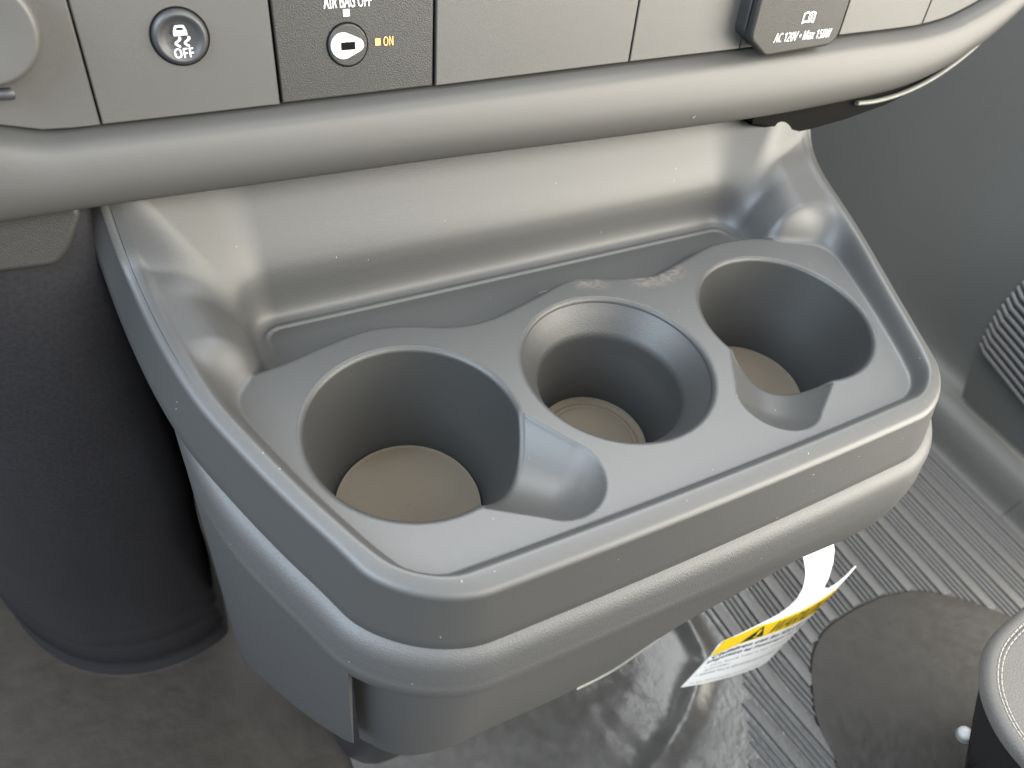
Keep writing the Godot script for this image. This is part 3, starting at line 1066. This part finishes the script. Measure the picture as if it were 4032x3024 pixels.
func build_floor() -> void:
	# floor sheet, gently uneven
	var nz := FastNoiseLite.new()
	nz.seed = 21
	nz.frequency = 6.0
	var rows := []
	for j in 81:
		var z := lerpf(-0.62, 0.75, j / 80.0)
		var row := PackedVector3Array()
		for k in 101:
			var x := lerpf(-0.75, 0.62, k / 100.0)
			row.append(Vector3(x, -0.352 + 0.0015 * nz.get_noise_2d(x, z), z))
		rows.append(row)
	var b := Buf.new()
	b.grid(rows)
	struct_mesh("floor", b.done(), M.floor_vinyl)
	# passenger side wall: kerb, then upright trim
	var wp := [[0.536, -0.351], [0.543, -0.345], [0.549, -0.325], [0.556, -0.312], [0.568, -0.306], [0.582, -0.305], [0.592, -0.300], [0.598, -0.285], [0.602, -0.24], [0.606, -0.1], [0.61, 0.05], [0.61, 0.14]]
	var wr := []
	for j in 30:
		var z := lerpf(-0.62, 0.075, j / 29.0)
		var row := PackedVector3Array()
		for q in smooth_poly(wp.map(func(a): return Vector2(a[0], a[1])), 4):
			row.append(Vector3(q.x, q.y, z))
		wr.append(row)
	var wb := Buf.new()
	wb.grid(wr, false, false)
	struct_mesh("side_wall", wb.done(), M.side_plastic)
	# sill that goes on under the open door
	var sr := []
	for j in 16:
		var z := lerpf(0.074, 0.75, j / 15.0)
		var row := PackedVector3Array()
		for q in smooth_poly([Vector2(0.536, -0.351), Vector2(0.543, -0.345), Vector2(0.549, -0.325), Vector2(0.556, -0.312), Vector2(0.568, -0.3065), Vector2(0.60, -0.3065), Vector2(0.68, -0.3065), Vector2(0.685, -0.36)], 4):
			row.append(Vector3(q.x, q.y, z))
		sr.append(row)
	var sb := Buf.new()
	sb.grid(sr, false, false)
	struct_mesh("door_sill", sb.done(), M.side_plastic)
	# sloping toe board ahead of the footwell
	var tr := []
	for j in 24:
		var f := j / 23.0
		var row := PackedVector3Array()
		for k in 30:
			var x := lerpf(-0.75, 0.61, k / 29.0)
			var z := -0.30 - 0.22 * sin(f * 1.2)
			var y := -0.352 + 0.75 * (1.0 - cos(f * 1.45))
			row.append(Vector3(x, y, z - 0.02))
		tr.append(row)
	var tb := Buf.new()
	tb.grid(tr, false, true)
	struct_mesh("toe_board", tb.done(), M.side_plastic)

func pad_edge(x: float) -> float:
	return lerp_table([[0.190, 0.20], [0.197, 0.160], [0.205, 0.140], [0.214, 0.128], [0.226, 0.113], [0.241, 0.1005], [0.264, 0.0905], [0.295, 0.087], [0.322, 0.087], [0.350, 0.090], [0.384, 0.1015], [0.417, 0.126], [0.444, 0.155], [0.50, 0.22]], x)

func build_mat() -> void:
	var t := thing("rubber_floor_mat", "grey ribbed rubber floor mat in the passenger footwell", "floor mat")
	var b := Buf.new()
	var rows := []
	var fold := smooth_poly([Vector2(0.152, 0.010), Vector2(0.1485, 0.065), Vector2(0.131, 0.079), Vector2(0.106, 0.096), Vector2(0.083, 0.109), Vector2(0.055, 0.120), Vector2(0.015, 0.132), Vector2(-0.04, 0.142)], 5)
	var rise := FastNoiseLite.new()
	rise.seed = 33
	rise.frequency = 11.0
	for j in 150:
		var z := lerpf(-0.30, 0.40, j / 149.0)
		var row := PackedVector3Array()
		for k in 190:
			var x := lerpf(-0.145, 0.536, k / 189.0)
			var y := -0.3475
			if x < 0.20 and z > -0.02 and z < 0.20:
				# a soft fold where the mat is pushed up against the tunnel
				var best := 1.0
				for f in fold.size() - 1:
					best = minf(best, Geometry2D.get_closest_point_to_segment(Vector2(x, z), fold[f], fold[f + 1]).distance_to(Vector2(x, z)))
				y += 0.0075 * exp(-pow(best / 0.0085, 2.0)) * (0.75 + 0.5 * rise.get_noise_2d(x, z))
			y += 0.0035 * smoothstep(0.14, 0.05, x) * rise.get_noise_2d(x * 1.3, z * 1.3)
			row.append(Vector3(x, y, z))
		rows.append(row)
	b.grid(rows)
	part(t, "mat_sheet", b.done(), M.mat_rubber)
	# ribs: per 31 mm one broad and three narrow ones
	var pat := [[0.0, 0.0105], [0.0140, 0.0033], [0.0192, 0.0033], [0.0244, 0.0033]]
	var x0 := 0.118
	for p in 14:
		for q in pat:
			var xa: float = x0 + p * 0.0312 + q[0]
			var w: float = q[1]
			var xm := xa + w * 0.5
			if xm > 0.530:
				continue
			var za := -0.28
			var zb := 0.50
			if xm < 0.172:
				za = 0.091 + (0.170 - xm) * 1.24
			if xm > 0.19 and xm < 0.50:
				zb = pad_edge(xm) - 0.001
			if zb - za < 0.02:
				continue
			var rb := Buf.new()
			var h := 0.0024 if w > 0.005 else 0.0019
			var prof := [[0.0, 0.0], [0.0005, h * 0.75], [0.0011, h], [w - 0.0011, h], [w - 0.0005, h * 0.75], [w, 0.0]]
			var rr := []
			var n := 10
			for k in n + 1:
				var z := lerpf(za, zb, float(k) / n)
				var lean := 0.15 * maxf(z - 0.09, 0.0) * clampf((0.25 - xm) / 0.05, 0.0, 1.0)
				var row := PackedVector3Array()
				for o in prof:
					row.append(Vector3(xa + o[0] + lean, -0.3475 + o[1], z))
				rr.append(row)
			rb.grid(rr, false, false)
			rb.fan(rr[n], false)
			rb.fan(rr[0], true)
			part(t, "rib", rb.done(), M.rib_rubber)
	# smooth heel pad with a rounded edge
	var pb := Buf.new()
	var pr := []
	for k in 70:
		var x := lerpf(0.1935, 0.50, k / 69.0)
		var ze := pad_edge(x)
		var row := PackedVector3Array()
		row.append(Vector3(x, -0.3474, ze))
		row.append(Vector3(x, -0.3452, ze + 0.0008))
		row.append(Vector3(x, -0.3444, ze + 0.0025))
		for j in 12:
			row.append(Vector3(x, -0.3444 + 0.001 * sin(x * 40.0 + j) * j / 12.0, lerpf(ze + 0.004, 0.50, (j + 1) / 12.0)))
		pr.append(row)
	pb.grid(pr, false, true)
	part(t, "heel_pad", pb.done(), M.pad_rubber)

func build_ribbed_guard() -> void:
	# ribbed pad on the side wall at the right edge of the picture
	var t := thing("ribbed_step_pad", "ribbed grey pad on the side wall at the right edge", "step pad", Transform3D(Basis(), Vector3(0.57, -0.30, -0.030)))
	var b := Buf.new()
	var n := 22
	var rows := []
	for k in 25:
		var a := k / 24.0
		var row := PackedVector3Array()
		for j in 12:
			var f := j / 11.0
			var y := lerpf(0.0, 0.24, a)
			var zl := -0.008 - 0.035 * sin(a * PI * 0.9 + 0.15)
			row.append(Vector3(0.004 - 0.004 * sin(f * 1.5), y, lerpf(zl, 0.20, f)))
		rows.append(row)
	b.grid(rows, false, false)
	part(t, "pad_back", b.done(), M.side_plastic)
	for k in n:
		var a := (k + 0.5) / n
		var y := lerpf(0.06, 0.235, a)
		var zl := -0.006 - 0.035 * sin(lerpf(0.25, 1.0, a) * PI * 0.9 + 0.15)
		var rb := Buf.new()
		tube(rb, PackedVector3Array([Vector3(0.004, y, zl), Vector3(0.0, y - 0.003, zl + 0.01), Vector3(-0.002, y - 0.02, 0.06), Vector3(-0.002, y - 0.05, 0.20)]), 0.0032, 8)
		part(t, "rib", rb.done(), M.rib_rubber)

func seat_strip(t: Node3D, pl: PackedVector2Array, nr: PackedVector2Array, o: Vector2, prof: Array, m: Material, called: String) -> void:
	var rows := []
	for k in pl.size():
		var row := PackedVector3Array()
		for q in prof:
			var p: Vector2 = pl[k] + nr[k] * q[0] - o
			row.append(Vector3(p.x, q[1], p.y))
		rows.append(row)
	var b := Buf.new()
	b.grid(rows, false, false)
	part(t, called, b.done(), m)

func build_seat() -> void:
	var t := thing("passenger_seat", "grey vinyl passenger seat cushion with double stitched seam", "seat", Transform3D(Basis(), Vector3(0.22, -0.35, 0.30)))
	# plan outline of the cushion's front left corner, relative to the seat's base
	var o := Vector2(0.22, 0.30)
	var pl := smooth_poly([Vector2(0.42, 0.166), Vector2(0.30, 0.166), Vector2(0.235, 0.167), Vector2(0.190, 0.169), Vector2(0.158, 0.1735), Vector2(0.138, 0.1835), Vector2(0.126, 0.197), Vector2(0.120, 0.215), Vector2(0.122, 0.240), Vector2(0.132, 0.28), Vector2(0.145, 0.34), Vector2(0.15, 0.45)], 10)
	var nr := PackedVector2Array()
	for k in pl.size():
		var tg := (pl[mini(k + 1, pl.size() - 1)] - pl[maxi(k - 1, 0)]).normalized()
		nr.append(Vector2(tg.y, -tg.x) * (1.0 if Vector2(tg.y, -tg.x).dot(pl[k] - Vector2(0.3, 0.4)) > 0 else -1.0))
	var top := 0.255   # above the seat node
	# welt between seam and side, then the side boxing
	seat_strip(t, pl, nr, o, [[-0.0062, top + 0.0008], [-0.0050, top + 0.0018], [-0.003, top + 0.0018], [-0.0008, top + 0.0006], [0.0004, top - 0.002], [0.0003, top - 0.006]], M.seat_vinyl, "cushion_border")
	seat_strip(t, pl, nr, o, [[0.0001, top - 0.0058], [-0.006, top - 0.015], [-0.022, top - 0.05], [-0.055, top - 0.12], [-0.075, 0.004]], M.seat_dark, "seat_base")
	# top face inside the seam
	var rows := []
	for s in 14:
		var f := s / 13.0
		var row := PackedVector3Array()
		for k in pl.size():
			var p := (pl[k] - nr[k] * 0.0062).lerp(Vector2(0.36, 0.42), f) - o
			row.append(Vector3(p.x, top + 0.012 * sin(minf(f * 1.7, 1.0) * PI * 0.5), p.y))
		rows.append(row)
	var b := Buf.new()
	b.grid(rows, false, false)
	part(t, "cushion_top", b.done(), M.seat_vinyl)
	# stitches in two rows
	for off in [-0.0052, -0.0074]:
		var sb := Buf.new()
		var acc := 0.0
		var seg := PackedVector3Array()
		for k in pl.size() - 1:
			var n := 3
			for j in n:
				var p: Vector2 = pl[k].lerp(pl[k + 1], float(j) / n) + nr[k].lerp(nr[k + 1], float(j) / n) * off - o
				acc += pl[k].distance_to(pl[k + 1]) / n
				seg.append(Vector3(p.x, top + (0.0019 if off > -0.006 else 0.0014), p.y))
				if acc > 0.004 and seg.size() > 1:
					tube(sb, seg, 0.00036, 5)
					seg = PackedVector3Array()
					acc = 0.0
		var st := part(t, "stitching", sb.done(), M.thread)
		st.set_meta("kind", "stuff")
	# white capped bolt and curved lever at the seat's flank
	var cap := []
	for k in 8:
		var a := k / 7.0 * PI * 0.5
		cap.append(Vector2(0.0058 * cos(a) + 0.0008, 0.011 + 0.004 * sin(a)))
	cap.push_front(Vector2(0.0078, 0.0))
	cap.append(Vector2(0.0001, 0.0148))
	var cb := part(t, "bolt_cap", lathe(cap, 32, false).done(), M.bolt_white)
	cb.position = Vector3(0.197 - o.x, 0.140, 0.2055 - o.y)
	cb.rotation = Vector3(-0.15, 0.0, 0.55)
	cb.scale = Vector3(0.66, 0.66, 0.66)
	cb.set_meta("label", "white bolt cap beside the seat base")
	var lv := Buf.new()
	var lp := PackedVector3Array()
	for k in 9:
		var f := k / 8.0
		lp.append(Vector3(0.136 - o.x - 0.004 * sin(f * 2.0), 0.128 - 0.02 * f, 0.196 - o.y + 0.06 * f))
	tube(lv, lp, 0.0026, 10)
	part(t, "seat_lever", lv.done(), M.seat_vinyl)

# ---------------------------------------------------------------- warning tag
func tag_z(x: float) -> float:
	return lerp_table([[0.06, 0.078], [0.085, 0.088], [0.11, 0.0958], [0.13, 0.0996], [0.145, 0.1008], [0.155, 0.1006], [0.163, 0.0999], [0.18, 0.097]], x)

func tag_point(q: Vector2, z: float) -> Vector3:
	var e := 0.0005
	var g := (tag_z(q.x + e) - tag_z(q.x - e)) / (2.0 * e)
	var n := Vector3(-g, 0.0, 1.0).normalized()
	return Vector3(q.x, q.y, tag_z(q.x)) + n * z

const TAG_AT := Vector3(0.12, -0.29, 0.10)
const BAND_LOW := [[0.085, -0.2370], [0.0894, -0.2352], [0.1011, -0.2210], [0.1169, -0.2130], [0.14, -0.2090], [0.1640, -0.2070]]
const BAND_HIGH := [[0.0885, -0.2095], [0.0970, -0.2025], [0.106, -0.1925], [0.116, -0.1890], [0.128, -0.1850], [0.145, -0.1790], [0.1625, -0.1710]]
var line_drop := 0.0
var line_height := 0.0

func tag_print(mode: int, q: Vector2, z: float) -> Vector3:
	# 1: on the yellow band, q.y runs 0..1 across it; 2: a line of body text below it
	var lo := lerp_table(BAND_LOW, q.x)
	if mode == 1:
		return tag_point(Vector2(q.x, lerpf(lo, lerp_table(BAND_HIGH, q.x), q.y)), z) - TAG_AT
	var f := clampf(1.0 + line_drop / 0.075, 0.15, 1.0)
	return tag_point(Vector2(q.x, lerpf(-0.2290, lo, f * 0.9) + line_drop + q.y * line_height), z) - TAG_AT

func tag_sheet(pl: PackedVector2Array, za: float, zb: float) -> ArrayMesh:
	var b := Buf.new()
	var xs := []
	var x := 0.080
	while x < 0.168:
		xs.append(x)
		x += 0.004
	for k in xs.size() - 1:
		var band := PackedVector2Array([Vector2(xs[k], -0.35), Vector2(xs[k + 1], -0.35), Vector2(xs[k + 1], -0.03), Vector2(xs[k], -0.03)])
		for piece in Geometry2D.intersect_polygons(pl, band):
			var tri := Geometry2D.triangulate_polygon(piece)
			for side in [za, zb]:
				var base := b.v.size()
				for q in piece:
					var nn: Vector3 = (tag_point(q, 1.0) - tag_point(q, 0.0)) * (1.0 if side == za else -1.0)
					b.add(tag_point(q, side) - TAG_AT, nn)
				for j in range(0, tri.size(), 3):
					var p0: Vector2 = piece[tri[j]]
					var cr: float = (piece[tri[j + 1]] - p0).cross(piece[tri[j + 2]] - p0)
					if (cr > 0) == (side == za):
						b.tri(base + tri[j], base + tri[j + 2], base + tri[j + 1])
					else:
						b.tri(base + tri[j], base + tri[j + 1], base + tri[j + 2])
	var n := pl.size()
	for k in n:
		var p := pl[k]
		var q := pl[(k + 1) % n]
		var a := b.add(tag_point(p, za) - TAG_AT)
		var c := b.add(tag_point(q, za) - TAG_AT)
		var d := b.add(tag_point(q, zb) - TAG_AT)
		var e := b.add(tag_point(p, zb) - TAG_AT)
		b.tri(a, c, d)
		b.tri(a, d, e)
	return b.done()

func build_tag() -> void:
	var t := thing("warning_tag", "white and yellow WARNING tag hanging below the console", "tag", Transform3D(Basis(), Vector3(0.12, -0.29, 0.10)))
	var raw := [Vector2(85.2, -292), Vector2(88.6, -236), Vector2(87.8, -218), Vector2(89.2, -211.5), Vector2(97, -203), Vector2(106, -191), Vector2(115, -180), Vector2(118.6, -170), Vector2(119.3, -159), Vector2(117, -147), Vector2(113.5, -136), Vector2(108, -123), Vector2(103, -113), Vector2(98, -103.7), Vector2(92, -92), Vector2(88, -78), Vector2(100, -70), Vector2(108, -86), Vector2(114.5, -98), Vector2(122.7, -115), Vector2(128.7, -130), Vector2(132.5, -139), Vector2(135, -148), Vector2(138.5, -156), Vector2(145.5, -160.5), Vector2(151, -158), Vector2(154, -151), Vector2(154.8, -139), Vector2(157.5, -141), Vector2(160.5, -160), Vector2(163, -194), Vector2(164, -240), Vector2(162, -294), Vector2(145, -289), Vector2(129, -285.5), Vector2(110, -287)]
	var poly := PackedVector2Array()
	for k in raw.size():
		var p: Vector2 = raw[k] * 0.001
		var q: Vector2 = raw[(k + 1) % raw.size()] * 0.001
		var n := maxi(1, int(p.distance_to(q) / 0.004))
		for j in n:
			poly.append(p.lerp(q, float(j) / n))
	# card: strips cut across x so that the curl is smooth
	part(t, "card", tag_sheet(poly, 0.0, -0.0005), M.tag_white)
	# yellow band
	var yl := PackedVector2Array()
	for k in 30:
		var x := lerpf(0.0886, 0.1625, k / 29.0)
		yl.append(Vector2(x, lerp_table(BAND_LOW, x)))
	for k in 30:
		var x := lerpf(0.1615, 0.0892, k / 29.0)
		yl.append(Vector2(x, lerp_table(BAND_HIGH, x) - 0.0008))
	part(t, "yellow_band", tag_sheet(yl, 0.0003, 0.0001), M.tag_yellow)
	var ink := Buf.new()
	text_into(ink, "WARNING", Vector2(0.1190, 0.14), Vector2(0.1610, 0.86), 0.0006, false, 0.003, 1)
	var tri := Buf.new()
	flat_poly(tri, PackedVector2Array([Vector2(0.1025, 0.12), Vector2(0.1165, 0.12), Vector2(0.1105, 0.90)]), 0.0)
	for k in tri.v.size():
		tri.v[k] = tag_print(1, Vector2(tri.v[k].x, tri.v[k].y), 0.0006)
	var base := ink.v.size()
	for k in tri.v.size():
		ink.add(tri.v[k])
	for k in tri.i:
		ink.i.append(base + k)
	part(t, "warning_print", ink.done(), M.tag_ink)
	var ex := Buf.new()
	text_into(ex, "!", Vector2(0.1088, 0.22), Vector2(0.1112, 0.72), 0.0009, true, 0.0, 1)
	part(t, "exclamation_print", ex.done(), M.tag_yellow)
	var body := Buf.new()
	var lines := [["Children can be KILLED or", 0.0905, 0.1620, -0.0078, 0.0066, true], ["INJURED by Passenger Air Bag", 0.0895, 0.1625, -0.0170, 0.0066, true], ["• The back seat is the safest place", 0.0905, 0.1620, -0.0255, 0.0036, false], ["and older.", 0.0925, 0.1090, -0.0322, 0.0036, false], ["• Make sure all children use seat belts", 0.0890, 0.1615, -0.0400, 0.0036, false], ["To be removed by customer only", 0.0885, 0.1450, -0.0560, 0.0032, false]]
	for l in lines:
		line_drop = l[3]
		line_height = l[4]
		text_into(body, l[0], Vector2(l[1], 0.0), Vector2(l[2], 1.0), 0.0005, l[5], 0.0, 2)
	part(t, "body_print", body.done(), M.tag_ink)

# ---------------------------------------------------------------- lint
func speck(b: Buf, p: Vector3) -> void:
	var r := rng.randf_range(0.00006, 0.00012)
	var a := rng.randf_range(0.0, TAU)
	var l := rng.randf_range(0.0001, 0.0005)
	var dir := Vector3(cos(a), sin(a) * 0.5, sin(a)) * l
	tube(b, PackedVector3Array([p - dir, p, p + dir]), r, 5)

func build_lint() -> void:
	var b := Buf.new()
	var edge := outline()
	for k in 16:
		# on the skirt and the padded shoulder
		var e: Array = edge[rng.randi_range(40, edge.size() - 60)]
		var p: Vector2 = e[0]
		var g: Vector2 = e[1]
		var top := tray_y(p.x - g.x * EDGE, p.y - g.y * EDGE)
		if rng.randf() < 0.6:
			var f := rng.randf_range(0.1, 0.95)
			speck(b, Vector3(p.x + g.x * (0.0066 * f + 0.0001), top - 0.0026 - 0.025 * f, p.y + g.y * (0.0066 * f + 0.0001)))
		else:
			var q := tuck_in(p + g * 0.0146)
			speck(b, Vector3(q.x, top - 0.042, q.y))
	for k in 8:
		# in the bottom of the cups
		var c: Vector3 = CUPS[rng.randi_range(0, 2)]
		var a := rng.randf_range(0.0, TAU)
		var r := rng.randf_range(0.005, 0.028)
		speck(b, Vector3(c.x + cos(a) * r, -0.0600, c.y + sin(a) * r))
	var count := 0
	while count < 34:
		var x := rng.randf_range(-0.175, 0.175)
		var z := rng.randf_range(-0.11, 0.085)
		if clip_f(x, z) > -0.001:
			continue
		var y := tray_y(x, z)
		var r := rng.randf_range(0.00006, 0.00014)
		var a := rng.randf_range(0.0, TAU)
		var l := rng.randf_range(0.0001, 0.0004)
		if rng.randf() < 0.03:
			l = rng.randf_range(0.002, 0.004)
			r = 0.00009
		var dir := Vector3(cos(a), 0, sin(a)) * l
		var p := Vector3(x, y + r * 0.5, z)
		var mid := p + Vector3(-dir.z, 0, dir.x) * rng.randf_range(-0.3, 0.3)
		var e := p + dir
		e.y = tray_y(e.x, e.z) + r * 0.5
		var s := p - dir
		s.y = tray_y(s.x, s.z) + r * 0.5
		tube(b, PackedVector3Array([s, mid, e]), r, 5)
		count += 1
	var o := part(self, "lint_specks", b.done(), M.lint)
	o.set_meta("kind", "stuff")
	o.set_meta("label", "pale specks of lint scattered over the console tray")
	o.set_meta("category", "lint")

func _ready() -> void:
	rng.seed = 7
	setup_view()
	make_materials()
	build_floor()
	build_dashboard()
	build_console()
	build_engine_cover()
	build_mat()
	build_ribbed_guard()
	build_seat()
	build_tag()
	build_lint()
